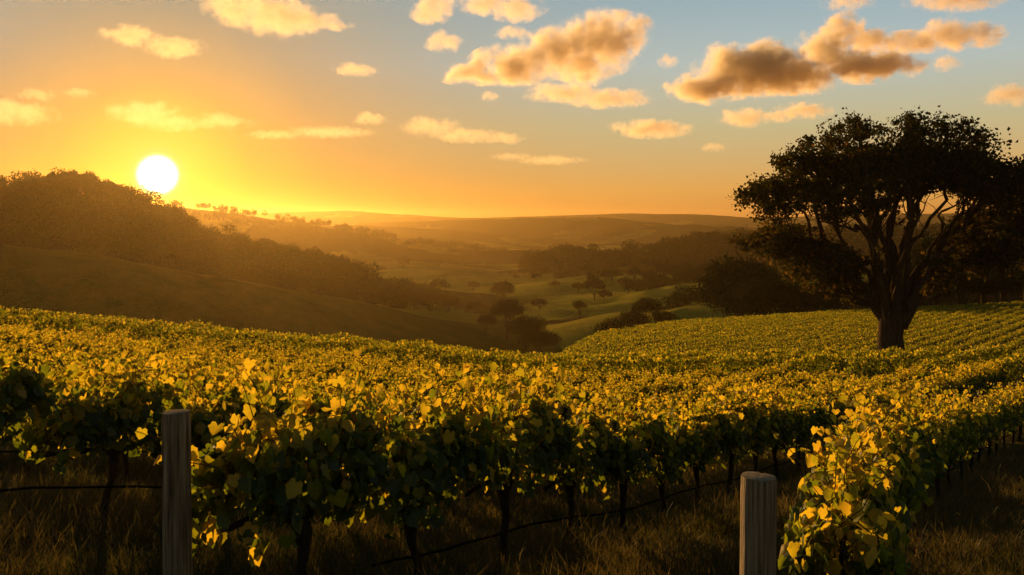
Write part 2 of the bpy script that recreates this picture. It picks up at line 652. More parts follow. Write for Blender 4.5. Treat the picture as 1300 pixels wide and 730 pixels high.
def crown_cloud(lobes, per, size, squash=.8, gap=.15):
    """Leaf clumps spread through a set of lobes (centre, radius): dense near the lobe skins."""
    P, Nn = [], []
    for c, r in lobes:
        n = int(per * r * r)
        u = rand_unit(n)
        rad = r * np.clip(rng.beta(5, 1.6, n) * 1.08, 0, 1.12)
        w = 1 + .22 * np.sin(5 * u[:, 0] + 3 * c[0]) * np.sin(4 * u[:, 1] + c[1]) + .12 * np.sin(9 * u[:, 2] + 7 * u[:, 0])
        p = np.asarray(c) + u * (rad * w)[:, None] * np.array([1, 1, squash])
        P.append(p)
        Nn.append(u)
    P, Nn = np.concatenate(P), np.concatenate(Nn)
    n = len(P)
    nrm = Nn * .6 + rand_unit(n) * .9
    tip = rand_unit(n) + np.array([0, 0, -.5])
    s = size * rng.uniform(.55, 1.35, n)
    V, T = scatter(CARD, CARD_T, P, nrm, tip, s)
    return V, T, np.repeat(np.clip(rng.beta(2, 2.5, n), 0, 1), 2)


def make_tree(h, spread, n_lobes, bare, seed, leaf=.62, per=46):
    """A broad crowned tree on a tapered trunk with a few limbs: returns (trunk mesh, crown mesh)."""
    st = np.random.default_rng(seed)
    lobes = []
    for i in range(n_lobes):
        a = i * 2.4 + st.uniform(0, .8)
        rr = spread * math.sqrt((i + .5) / n_lobes) * .72
        z = bare + (h - bare) * (.30 + .52 * (1 - (rr / spread) ** 2) * st.uniform(.75, 1.05))
        lobes.append((np.array([rr * math.cos(a), rr * math.sin(a), z]), st.uniform(.30, .46) * spread))
    tb = Tubes()
    tr = h * .022
    tb.add(wiggle((0, 0, -.6), (.1 * spread, 0, h * .55), 8, .06), np.linspace(tr * 1.5, tr * .5, 8), 8)
    for c, r in lobes:
        b = np.array([0, 0, bare * st.uniform(.5, .9)])
        tb.add(wiggle(b, c, 6, .1, bend=(c * .35 + np.array([0, 0, c[2] * .3]))), np.linspace(tr * .6, tr * .1, 6), 5, cap=False)
    V, T, ti = crown_cloud(lobes, per, leaf)
    return tb.mesh('trunk', M_BARK), mesh_tris('crown', V, T, M_TREELEAF, ti)


TREES = [make_tree(9.5, 5.2, 9, 2.2, 11), make_tree(8.0, 4.6, 7, 1.6, 12), make_tree(11.5, 5.0, 10, 3.6, 13), make_tree(7.0, 5.0, 8, .9, 14), make_tree(10.5, 4.0, 8, 2.0, 15),
         make_tree(9.5, 4.4, 10, 1.2, 16, .24, 230), make_tree(7.5, 4.8, 9, .5, 17, .24, 230), make_tree(11, 4.6, 11, 2.4, 18, .24, 230)]
TREE_BASE = [None] * len(TREES)


def plant_tree(kind, px, d, scale, label, group=None, name='tree', dz=0.0):
    x = (px - 650) / F * d
    z = gz(x, d) - .15 + dz
    rz = random.uniform(0, 6.28)
    if TREE_BASE[kind] is None:
        o = empty(name, (x, d, z), rz, scale)
        link('trunk', TREES[kind][0], o)
        link('crown', TREES[kind][1], o)
        TREE_BASE[kind] = o
    else:
        o = copy_thing(TREE_BASE[kind], (x, d, z), rz, scale)
        o.name = name
    tag(o, label, 'tree', group)
    return o


def wood(name, spots, leaf=.8, per=26):
    """A far wood that reads as one mass: lobed crowns crowded together, one object."""
    lobes = []
    for x, y, s in spots:
        z = gz(x, y)
        for _ in range(4):
            lobes.append((np.array([x + rng.normal() * s * .38, y + rng.normal() * s * .38, z + s * rng.uniform(.35, .85)]), s * rng.uniform(.28, .42)))
    V, T, ti = crown_cloud(lobes, per, leaf)
    o = link(name, mesh_tris(name, V, T, M_TREELEAF, ti))
    o['kind'] = 'stuff'
    return o

# ---------------------------------------------------------------- woods and trees beyond the vines


def along(ridge, px):
    P = np.array(RIDGES[ridge][0], float)
    return float(np.interp(px, P[:, 0], P[:, 1]))


def spots_along(ridge, lo, hi, n, back, front, s, dens=None):
    out = []
    for _ in range(n):
        px = rng.uniform(lo, hi)
        d = along(ridge, px) + rng.uniform(-front, back)
        out.append(((px - 650) / F * d, d, s * rng.uniform(.75, 1.25)))
    return out


wood('woodland', spots_along(1, -280, 500, 520, 16, 60, 8.0), .62, 26)
wood('knoll_woodland', spots_along(9, 672, 792, 70, 30, 50, 13), 1.5, 5)
wood('ridge_woodland', spots_along(10, 800, 1320, 190, 20, 70, 13), 1.6, 4.5)
wood('valley_woodland', spots_along(2, 190, 640, 170, 25, 110, 8) + spots_along(11, 900, 1320, 80, 30, 50, 13), 1.3, 5)

RIDGE_TOP = 'round crowned tree on the dark wooded ridge just under the sun'
for i, px in enumerate([66, 78, 90, 101, 112, 122, 133, 143, 152, 161, 170]):
    plant_tree([2, 0, 2, 4, 2, 0, 2, 4, 2, 2, 0][i], px, along(1, px) + random.uniform(-5, 5), random.uniform(.72, .95),
               RIDGE_TOP, 'trees along the wooded ridge top', 'ridge_tree')
SHOULDER = 'dark tree on the falling shoulder of the wooded ridge'
for i, px in enumerate([284, 300, 318, 336, 352, 372, 392, 410, 428, 446]):
    plant_tree([0, 1, 0, 2, 1, 0, 2, 0, 1, 3][i], px, along(1, px) - random.uniform(2, 12), random.uniform(.75, 1.0),
               SHOULDER, 'trees down the ridge shoulder', 'ridge_tree')


def tree_to(kind, px, top, d, label, group=None, name='valley_tree'):
    hs = [9.5 * .93, 8.0 * .93, 11.5 * .95, 7.0 * .93, 10.5 * .95, 9.5 * .93, 7.5 * .93, 11 * .95]
    x = (px - 650) / F * d
    sc = ((HY - top) / F * d - gz(x, d)) / hs[kind]
    print('tree', px, d, 'scale %.2f' % sc)
    return plant_tree(kind, px, d, sc, label, group, name)


tree_to(7, 645, 379, 262, 'tallest tree of the dark clump showing over the middle of the vines')
tree_to(5, 617, 397, 256, 'broad dark tree at the clump edge beside the grassy slope')
tree_to(6, 668, 401, 250, 'rounded dark tree in the clump nearest the pale meadow')
tree_to(6, 684, 416, 236, 'low dark bushy tree where the far vine field begins')
tree_to(6, 464, 396, 262, 'dark rounded tree on the grassy slope under the woodland end')
tree_to(6, 486, 408, 250, 'low bushy tree on the slope just below its rounder neighbour')
for i, (px, top, k) in enumerate([(488, 357, 5), (508, 353, 6), (528, 360, 5), (548, 366, 6), (568, 372, 6)]):
    tree_to(k, px, top, 400, 'dark tree of the valley copse below the pale grassy rise', 'trees of the valley copse')
tree_to(7, 736, 381, 350, 'small lone tree standing in the middle of the green meadow')
tree_to(6, 765, 403, 350, 'small round bush low on the green meadow')
tree_to(7, 820, 377, 262, 'tall narrow tree rising from the thicket by the golden vine slope')
tree_to(5, 802, 392, 256, 'spreading tree in the thicket next to the tall narrow one')
tree_to(6, 842, 394, 262, 'rounded tree at the thicket end towards the big background tree')
tree_to(6, 782, 405, 250, 'low bush at the thin end of the thicket above the golden slope')
tree_to(7, 940, 326, 190, 'large rounded dark tree behind the golden vine slope', name='background_tree')
tree_to(6, 975, 352, 176, 'smaller dark tree pressed against the large rounded background tree', name='background_tree')
tree_to(6, 1030, 360, 166, 'low spreading dark tree behind the golden slope near the great trunk', name='background_tree')
tree_to(5, 1078, 350, 165, 'dark rounded tree right behind the lower limbs of the great tree', name='background_tree')
tree_to(6, 1122, 352, 166, 'low dark tree directly behind the great trunk', name='background_tree')
for px, top, k in [(1168, 330, 5), (1190, 300, 7), (1218, 288, 5), (1248, 268, 7), (1275, 256, 5), (1305, 262, 7), (1340, 250, 5), (1180, 352, 6), (1225, 345, 6), (1268, 350, 6), (1310, 340, 6)]:
    tree_to(k, px, top, 160 + (0 if k != 6 else -3), 'dark tree of the belt behind the right side of the great tree', 'trees of the dark belt', 'belt_tree')
wood('hedgerow_woodland', spots_along(5, 800, 1010, 34, 45, -12, 8) + spots_along(4, 835, 930, 22, 40, -8, 9) + spots_along(7, 850, 960, 16, 25, -4, 7), .7, 16)
for i in range(52):
    px = random.choice([random.uniform(470, 640), random.uniform(640, 900), random.uniform(680, 900)])
    d = random.choice([random.uniform(360, 560), random.uniform(470, 860)])
    plant_tree(random.choice([0, 1, 3]), px, d, random.uniform(.7, 1.25), 'small far tree dotted along the valley pastures', 'far trees in the valley pastures', 'valley_tree')


# ---------------------------------------------------------------- the great tree
M_BARK_BIG = noisy('great_bark', [(.3, (.026, .018, .012)), (.55, (.07, .048, .03)), (.75, (.13, .095, .06))], 1.6, 7, bump=1.0, stretch=(5, 5, .7), bump_scale=5)
M_BIGLEAF = leaf_mat('great_leaf', [(0, (.020, .026, .008)), (.6, (.036, .040, .012)), (1, (.085, .055, .018))],
                     [(0, (.03, .035, .006)), (.6, (.07, .055, .010)), (1, (.34, .16, .03))], .34, .0)


def build_great_tree():
    d = 80.0
    x0 = (1131 - 650) / F * d
    root = empty('great_tree', (x0, d, gz(x0, d) - .1), 0, 1.035)
    tag(root, 'great umbrella crowned tree with many rising limbs standing in the vine field', 'tree')
    tb = Tubes()
    P = np.array([(0, 0, -.5), (.02, 0, .3), (.05, 0, 1.4), (-.02, 0, 2.7), (.12, 0, 3.9), (.3, 0, 4.9)])
    tb.add(P, [1.65, 1.32, 1.1, 1.02, 1.0, .85], 18, rough=.05)
    for a in (0.3, 1.5, 2.7, 3.6, 4.6, 5.6):       # root flare
        tb.add([(2.1 * math.cos(a), 2.1 * math.sin(a), -.35), (1.35 * math.cos(a), 1.35 * math.sin(a), .25), (.8 * math.cos(a), .8 * math.sin(a), 1.6)], [.3, .42, .3], 8)
    link('trunk', tb.mesh('trunk', M_BARK_BIG), root)
    sb = Tubes()                                   # the broken stub on the right
    sb.add([(.5, -.1, 3.6), (1.2, -.2, 4.7), (1.75, -.2, 5.7), (1.95, -.2, 6.0)], [.8, .72, .66, .5], 10, rough=.07)
    link('stub', sb.mesh('stub', M_BARK_BIG), root)
    clumps = []
    ends = []
    mains = []
    dome = lambda a, q: (q * 13.4 * math.cos(a) + .5, q * 11.0 * math.sin(a), 9.3 + 12.2 * math.sqrt(max(0, 1 - (q * .97) ** 2.0)))
    g = 2.39996
    n = 26
    for i in range(n):
        q = math.sqrt((i + .6) / n)
        ends.append(dome(i * g + .4, q * .97))
    # low skirts of foliage
    ends += [(-9.9, 1.5, 11.2), (-8.2, -2.0, 9.4), (-6.0, -3.5, 8.6), (-11.2, -.5, 13.0), (12.5, -1, 12.4), (9.6, 2, 10.2), (14.2, 1, 14.0), (11.5, -3, 9.0), (7.6, 3.5, 8.6), (15.6, 0, 16.5), (-8.4, 3.2, 9.6), (-9.2, -2.5, 10.6), (-7.4, -1, 10.0), (-5.0, 2.5, 9.4), (-9.8, 0, 12.0), (8.2, -3.5, 10.4), (6.2, 0, 9.2), (13.0, 2.5, 11.0)]
    for k, e in enumerate(ends):
        e = np.array(e)
        lb = Tubes()
        a = math.atan2(e[1], e[0])
        low = e[2] < 12.5
        r0 = random.uniform(.26, .40)
        near_main = sorted(mains, key=lambda mp: np.linalg.norm(mp[0][-1] - e))
        if len(mains) >= 15 and not (k % 9 == 0):
            mp, mr = near_main[0]
            q = random.uniform(.22, .5) if low else random.uniform(.32, .66)
            st = mp[int(q * 15)]
            h = e - st
            bend = st + h * .45 + np.array([0, 0, h[2] * .25 if not low else 1.0]) + rng.normal(size=3) * .5
            r0 = mr * .55
        else:
            st = np.array([.7 * math.cos(a) + .1, .55 * math.sin(a), random.uniform(3.7, 4.7)])
            h = e - st
            out_ = random.uniform(.15, .5)
            bend = st + np.array([h[0] * out_, h[1] * out_, h[2] * random.uniform(.42, .68)])
        n_ = 16
        path = wiggle(st, e, n_, .30, bend)
        if len(mains) < 15 or k % 9 == 0:
            mains.append((path, r0))
        lb.add(path, np.linspace(1, .1, n_) ** .9 * r0, 8, cap=False)
        tips = [(e, random.uniform(.7, 1.35))]
        for j in range(9 if not low else 7):
            f = random.uniform(.55, .98)
            b = path[int(f * (n_ - 1))]
            out = np.array([e[0], e[1], 0]) / (np.hypot(e[0], e[1]) + 2)
            t = b + (rand_unit(1)[0] * np.array([1, 1, .5]) + out * .35 + np.array([0, 0, .62 if not low else .0])) * random.uniform(1.8, 3.6)
            q = np.hypot((t[0] - .5) / 13.8, t[1] / 11.4)
            zt = 9.6 + 12.2 * math.sqrt(max(0, 1 - min(q, 1) ** 2.0))
            if not low and t[2] < zt - 4.6:
                t[2] += random.uniform(1.0, 2.6)
            t[2] = min(t[2], zt)
            sub = wiggle(b, t, 7, .10, bend=(b * .6 + t * .4 + np.array([0, 0, -.2])))
            lb.add(sub, np.linspace(r0 * .28, .025, 7), 5, cap=False)
            tips.append((t, random.choice([.35, .7, .9, 1.0, 1.25])))
            for _ in range(3):
                b2 = sub[random.randint(3, 6)]
                t2 = b2 + rand_unit(1)[0] * np.array([1, 1, .6]) * random.uniform(.8, 1.7) + np.array([0, 0, .25])
                t2[2] = min(t2[2], zt)
                lb.add(wiggle(b2, t2, 4, .05), np.linspace(.04, .012, 4), 4, cap=False)
                tips.append((t2, random.uniform(.4, .75)))
        link('limb', lb.mesh('limb', M_BARK_BIG), root)
        clumps += [(t, r * (1.0 if not low else .9), low) for t, r in tips]
    P, T0 = [], []
    for t, r, low in clumps:
        if not low:
            qq = min(1, np.hypot((t[0] - .5) / 13.8, t[1] / 11.4))
            if t[2] < 9.6 + 12.2 * math.sqrt(1 - qq ** 2.0) - 5.7 and qq < .9 and random.random() < .93:
                continue
        m = int((95 if not low else 85) * r)
        u = rng.normal(size=(m, 3)) * np.array([.54, .54, .34]) * r * 1.15
        P.append(t + u)
        T0.append(np.clip(rng.beta(2, 3, m) + (.16 if low else 0), 0, 1))  # low clumps browner: their sunlit brown is put into the tint
    P = np.concatenate(P)
    m = len(P)
    V, T = scatter(CARD, CARD_T, P, rand_unit(m) + np.array([0, 0, .3]), rand_unit(m) + np.array([0, 0, -.7]), rng.uniform(.15, .36, m))
    link('crown', mesh_tris('crown', V, T, M_BIGLEAF, np.repeat(np.concatenate(T0), 2)), root)
    print('great tree leaves', m)


build_great_tree()

# ---------------------------------------------------------------- vineyard
M_VINEBARK = noisy('vine_bark', [(.3, (.022, .016, .011)), (.6, (.06, .043, .028)), (.8, (.11, .08, .05))], 22, 6, bump=.9, stretch=(3, 3, .7))
M_CANE = noisy('cane', [(.3, (.07, .05, .015)), (.7, (.14, .10, .03))], 20, 3)
M_VINELEAF = leaf_mat('vine_leaf', [(0, (.022, .044, .007)), (.45, (.045, .078, .010)), (.75, (.13, .13, .012)), (1, (.27, .20, .015))],
                      [(0, (.09, .13, .006)), (.45, (.23, .27, .010)), (.75, (.58, .48, .016)), (1, (.92, .62, .030))], .52, .02, .5)

SPACING = 3.05


def heading(s):
    return R(20) + R(17) * (1 - np.exp(-np.maximum(s, 0) / 9.0))


_s = np.arange(-60, 120, .05)
_h = heading(_s)
_i0 = int(round(60 / .05))
_bx = np.cumsum(np.sin(_h)) * .05
_by = np.cumsum(np.cos(_h)) * .05
_bx += 1.32 - _bx[_i0]
_by += 3.58 - _by[_i0]


def row_path(k):
    """Plan curve of row k: row 0 ends at the nearer post, row 1 at the other post, higher rows lie beyond."""
    x = _bx - np.cos(_h) * SPACING * k
    y = _by + np.sin(_h) * SPACING * k
    L = np.concatenate([[0], np.cumsum(np.hypot(np.diff(x), np.diff(y)))])
    L -= L[_i0]
    return x, y, L


def row_at(k, s):
    x, y, L = row_path(k)
    xx, yy = np.interp(s, L, x), np.interp(s, L, y)
    hh = np.interp(s, L, _h)
    return xx, yy, hh


def vine_leaf_points(n_body, n_shoots, half=.76, tall=0.0):
    P, Nn, Sz, Ti = [], [], [], []
    # hanging wall of leaves
    x = rng.uniform(-half, half, n_body)
    clump = np.sort(rng.uniform(-half, half, 5))
    m_ = rng.uniform(0, 1, n_body) < .55
    x = np.where(m_, rng.choice(clump, n_body) + rng.normal(0, .13, n_body), x)
    z = .68 + rng.beta(1.5, 1.25, n_body) * .65
    low = .68 + .20 * np.sin(x * 5.3 + rng.uniform(0, 6)) + .10 * np.sin(x * 13 + rng.uniform(0, 6))
    z = np.maximum(z, low + rng.uniform(0, .25, n_body))
    wid = .32 - .13 * np.abs((z - 1.0) / .45) ** 2
    side = rng.choice([-1, 1], n_body)
    y = side * wid * np.sqrt(rng.uniform(.08, 1.0, n_body)) + rng.normal(0, .05, n_body)
    P.append(np.stack([x, y, z], -1))
    nn = np.stack([rng.normal(0, .45, n_body), side * 1.0, rng.uniform(-.1, .8, n_body)], -1) * .8 + rand_unit(n_body) * .75
    Nn.append(nn)
    Sz.append(rng.uniform(.055, .115, n_body))
    Ti.append(np.clip(rng.beta(1.6, 3.2, n_body) + .50 * np.clip((z - 1.02) / .3, 0, 1) * rng.uniform(.2, 1, n_body) + (rng.uniform(0, 1, n_body) < .07) * .7, 0, 1))  # upper leaves tinted golder: sunlight on the tops put into the colour
    canes = []
    for _ in range(n_shoots):
        x0 = rng.uniform(-half, half)
        top = np.array([x0 + rng.normal() * .18, rng.normal() * .22, rng.uniform(1.28, 1.72) + tall * rng.uniform(.3, 1)])
        pts = wiggle((x0, rng.normal() * .08, 1.05), top, 7, .03, bend=(x0, 0, top[2] * .8))
        if rng.uniform() < .45:
            pts[-1] += np.array([rng.normal() * .1, rng.normal() * .12, -.05])
        canes.append(pts)
        m = rng.integers(8, 15)
        f = rng.uniform(.25, 1, m)
        q = np.stack([np.interp(f, np.linspace(0, 1, 7), pts[:, c]) for c in range(3)], -1) + rng.normal(size=(m, 3)) * .036
        P.append(q)
        Nn.append(rand_unit(m) + np.array([0, 0, .35]))
        Sz.append(rng.uniform(.055, .120, m) * (1.15 - .5 * f))
        Ti.append(np.clip(rng.beta(3, 1.6, m) + .25 * f, 0, 1))  # golder towards the shoot tip, the sunlit gold painted into the tint
    return np.concatenate(P), np.concatenate(Nn), np.concatenate(Sz), np.concatenate(Ti), canes


def make_vine():
    P, Nn, Sz, Ti, canes = vine_leaf_points(int(rng.uniform(950, 1200)), int(rng.integers(22, 34)), tall=rng.uniform(-.08, .26))
    tip = np.stack([rng.normal(0, .45, len(P)), rng.normal(0, .3, len(P)), np.full(len(P), -1.0)], -1)
    V, T = scatter(LEAF, LEAF_T, P, Nn, tip, Sz * 1.02)
    fol = mesh_tris('foliage', V, T, M_VINELEAF, np.repeat(Ti, len(LEAF_T)))
    tb = Tubes()
    lean = rng.normal() * .12
    pts = wiggle((0, 0, -.12), (lean, rng.normal() * .03, .70), 9, .016)
    rad = np.array([.050, .040, .034, .032, .031, .032, .037, .050, .040]) * rng.uniform(.85, 1.15)
    tb.add(pts, rad, 9, rough=.12)
    trunk = tb.mesh('trunk', M_VINEBARK)
    cb = Tubes()
    for sgn in (-1, 1):
        e = (sgn * rng.uniform(.55, .72), rng.normal() * .04, .86 + rng.normal() * .03)
        cb.add(wiggle(pts[-2], e, 7, .018, bend=(lean + sgn * .12, 0, .85)), np.linspace(.036, .016, 7), 6, rough=.1)
    arms = cb.mesh('arms', M_VINEBARK)
    kb = Tubes()
    for c in canes:
        kb.add(c, np.linspace(.0055, .0022, len(c)), 4, cap=False)
    return trunk, arms, kb.mesh('canes', M_CANE), fol


VARIANTS = [make_vine() for _ in range(9)]
BASES = []
for v, (trunk, arms, canes, fol) in enumerate(VARIANTS):
    BASES.append((trunk, arms, canes, fol))

spots = []
for k in range(-1, 34):
    s = {0: 1.3, 1: .80}.get(k, .75) if k >= 0 else 6.0
    if k > 2:
        s = -40.0
    smax = 88
    while s < smax:
        x, y, h = row_at(k, s)
        px = 650 + F * x / max(y, .1)
        ok = y > 2.4 and -190 < px < 1420
        if k == -1:
            ok = ok and px > 1290
        e = float(np.interp(px, EP, EZ))
        near_far = min(e + 3, 63)
        if ok and y < near_far and math.hypot(x, y) < 92:
            spots.append((math.hypot(x, y), k, s, x, y, h))
        s += 1.46 + random.uniform(-.10, .10)
spots.sort()
print('vines', len(spots))
N_OWN = min(300, len(spots))

ORD = ['first', 'second', 'third', 'fourth', 'fifth', 'sixth', 'seventh', 'eighth', 'ninth', 'tenth', 'eleventh', 'twelfth']


def vine_words(k, i):
    """What to say of the i-th vine in view of row k."""
    if k == 0:
        row = 'in the row ending at the thick short post'
        grp = 'vines of the row at the short post'
    elif k == 1:
        row = 'in the row ending at the tall post'
        grp = 'vines of the row at the tall post'
    elif k < 0:
        row = 'in the row across the bare grass strip'
        grp = 'vines across the grass strip'
    elif k <= 9:
        row = '%s row behind the tall post' % ORD[k - 2]
        grp = 'vines of the %s row behind the tall post' % ORD[k - 2]
        row = 'in the ' + row
    else:
        row = 'in the golden rows towards the valley edge'
        grp = 'vines of the rows towards the valley edge'
    if k in (0, 1) and i < 10:
        return '%s leafy grapevine from the post, %s' % (ORD[i], row), grp
    if k in (2, 3) and i < 4:
        return '%s leafy grapevine from the left picture edge, %s' % (ORD[i], row), grp
    if k < 10:
        return 'leafy grapevine farther along, gold tipped, %s' % row, grp
    return 'gold tipped grapevine %s' % row, grp


def far_label(k):
    return vine_words(k, 99)


first_of = {}
own = spots[:N_OWN]
count_in_row = {}
order = {}
for d, k, s, x, y, h in sorted(own, key=lambda t: (t[1], t[2])):
    px = 650 + F * x / y
    vis = -60 < px < 1350
    if not vis:
        order[(k, s)] = 99
        continue
    order[(k, s)] = count_in_row.get(k, 0)
    count_in_row[k] = order[(k, s)] + 1

for n, (d, k, s, x, y, h) in enumerate(own):
    v = random.randrange(len(BASES))
    z = gz(x, y)
    rz = math.pi / 2 - h + (math.pi if random.random() < .5 else 0)
    sc = random.uniform(.93, 1.08)
    if k >= 2:
        sc *= .88
    if k == 0:
        sc *= {0: .76, 1: .82, 2: .88}.get(order[(k, s)], .92)
    if k == 1:
        sc *= {0: .93, 1: .95, 2: .97}.get(order[(k, s)], 1.0)
    o = empty('grapevine', (x, y, z), rz, 1.0)
    o.scale = (sc * random.uniform(.95, 1.1), sc * random.uniform(.9, 1.15), sc)
    trunk, arms, canes, fol = BASES[v]
    t = link('trunk', trunk, o)
    if d < 30:
        link('arms', arms, t)
        link('canes', canes, o)
    link('foliage', fol, o)
    lab, grp = vine_words(k, order[(k, s)])
    tag(o, lab, 'grapevine', grp)

# vines past the nearest three hundred: one mass of the same rows
def far_rows(name, places, leaves, size, height, thick=.18, warm=.02):
    Ps, Ns, Ss, Ts = [], [], [], []
    for x, y, h, sc in places:
        n = leaves
        lx = rng.uniform(-.8, .8, n)
        lz = (.45 + rng.beta(2.0, 1.2, n) * .75) * height
        up = rng.uniform(0, 1, n) < .16
        lz = np.where(up, height * rng.uniform(1.0, 1.28, n), lz)
        ly = rng.normal(0, thick, n)
        c, s_ = math.sin(h), math.cos(h)
        P = np.stack([x + lx * c + ly * s_, y + lx * s_ - ly * c, lz * sc], -1)
        P[:, 2] += ground_z(P[:, 0], P[:, 1])
        Ps.append(P)
        Ns.append(rand_unit(n) + np.array([0, 0, .25]))
        Ss.append(rng.uniform(.7, 1.25, n) * size)
        Ts.append(np.clip(rng.beta(1.8, 2.0, n) + warm + .5 * np.clip(lz / height - .9, 0, .4), 0, 1))  # highest leaves yellower, sunlit row tops painted in by tint
    P, Nn, Sz, Ti = map(np.concatenate, (Ps, Ns, Ss, Ts))
    tip = rand_unit(len(P)) * .5 + np.array([0, 0, -1.0])
    V, T = scatter(CARD, CARD_T, P, Nn, tip, Sz)
    o = link(name, mesh_tris(name, V, T, M_VINELEAF, np.repeat(Ti, 2)))
    o['kind'] = 'stuff'
    print(name, len(P))


far_rows('distant_grapevines', [(x, y, h, random.uniform(.9, 1.1)) for d, k, s, x, y, h in spots[N_OWN:]], 330, .15, 1.5)

# the slope of young vines beyond, in its own straight rows
places = []
hd = R(-40)
for a in np.arange(-170, 150, 1.9):
    for b in np.arange(-130, 250, .95):
        x = 40 + a * math.cos(hd) - b * math.sin(hd)
        y = 60 + a * math.sin(hd) + b * math.cos(hd)
        if y < 60:
            continue
        px = 650 + F * x / y
        if not 640 < px < 1370:
            continue
        e = float(np.interp(px, EP, EZ))
        lo = 79 if px > 700 else 60
        if lo < y < e + 4 and math.hypot(x - 34.2, y - 80) > 3.2:
            places.append((x, y, -hd, random.uniform(.85, 1.15)))
print('slope vines', len(places))
far_rows('vine_slope', places, 54, .125, .70, .24, .05)

# ---------------------------------------------------------------- end posts
M_POST = noisy('weathered_post', [(.30, (.05, .03, .015)), (.40, (.20, .125, .065)), (.55, (.36, .24, .135)), (.72, (.54, .40, .25))], 7, 9, bump=1.0, stretch=(11, 11, .35), bump_scale=11, rough=.8)
M_POSTTOP = noisy('cut_post_end', [(.3, (.20, .15, .10)), (.7, (.38, .30, .21))], 30, 6, bump=.5)


def end_post(x, y, top, rad, lean, label, tilt):
    z0 = gz(x, y)
    root = empty('vine_post', (x, y, z0))
    tag(root, label, 'post')
    n, sides = 26, 40
    a = np.arange(sides) * 2 * math.pi / sides
    groove = 1 + .018 * np.sin(3 * a + 1) + .012 * np.sin(7 * a) + .010 * rng.normal(size=sides)
    for _ in range(5):                              # drying checks run down the grain
        c = rng.integers(0, sides)
        groove[c] -= rng.uniform(.05, .13)
    H = top - z0
    V = []
    for i in range(n):
        f = i / (n - 1)
        z = -.5 + (H + .5) * f
        r = rad * (1.03 - .05 * f) * groove * (1 + .006 * rng.normal(size=sides))
        if i == n - 1:
            r = r * .965
        zz = z + (tilt * np.cos(a) * rad if i >= n - 2 else 0) - (0 if i < n - 1 else 0) + (-.012 if i == n - 2 else 0)
        V.append(np.stack([r * np.cos(a) + lean * (z / H), r * np.sin(a), np.broadcast_to(zz, a.shape)], -1))
    V = np.concatenate(V)
    i = np.arange(n - 1)[:, None] * sides
    j = np.arange(sides)[None]
    j2 = (j + 1) % sides
    q = np.stack([i + j, i + j2, i + sides + j2, i + sides + j], -1).reshape(-1, 4)
    me = mesh_tris('post_shaft', V, np.concatenate([q[:, :3], q[:, [0, 2, 3]]]), M_POST, smooth=True)
    link('shaft', me, root)
    ring = V[-sides:]
    c = ring.mean(0) + np.array([0, 0, .004])
    inner = c + (ring - c) * .55 + np.array([0, 0, .003])
    VV = np.concatenate([ring + np.array([0, 0, .001]), inner, c[None]])
    jj = np.arange(sides)
    k2 = (jj + 1) % sides
    T = np.concatenate([np.stack([jj, k2, sides + k2], -1), np.stack([jj, sides + k2, sides + jj], -1), np.stack([sides + jj, sides + k2, np.full(sides, 2 * sides)], -1)])
    link('cut_top', mesh_tris('post_top', VV, T, M_POSTTOP), root)


end_post((226 - 650) / F * 4.6, 4.6, -(523 - HY) / F * 4.6, .072, -.012, 'tall round weathered wooden post at the end of the middle vine row', .05)
end_post((960 - 650) / F * 3.58, 3.58, -(605 - HY) / F * 3.58, .072, .01, 'thick short weathered wooden post closing the vine row beside the grass strip', -.04)

# ---------------------------------------------------------------- hoses along the rows
M_HOSE = mat('hose_rubber', (.012, .011, .010), .9)
for k, s0, s1, zc, lab in ((0, 1.2, 40, .34, 'thin dark hose strung low along the row at the short post'),
                           (1, 1.6, 30, .30, 'thin dark hose strung low along the row at the tall post'),
                           (2, -6, 26, .34, 'thin dark hose passing behind the tall post, strung under the next row'),
                           (3, -8, 30, .36, 'thin dark hose strung under the second row behind the tall post')):
    ss = np.arange(s0, s1, .36)
    xy = [row_at(k, s) for s in ss]
    P = np.array([(x, y, gz(x, y) + zc + .007 * math.sin(i * 1.9) + .008 * math.sin(i * .7)) for i, (x, y, h) in enumerate(xy)])
    tb = Tubes()
    tb.add(P, .011, 6)
    tag(link('irrigation_hose', tb.mesh('hose', M_HOSE)), lab, 'hose')

# ---------------------------------------------------------------- grass between the rows
M_GRASS = leaf_mat('dry_grass', [(0, (.030, .034, .008)), (.5, (.080, .062, .020)), (1, (.16, .115, .042))],
                   [(0, (.05, .06, .008)), (.5, (.13, .095, .02)), (1, (.25, .17, .05))], .4, .02)


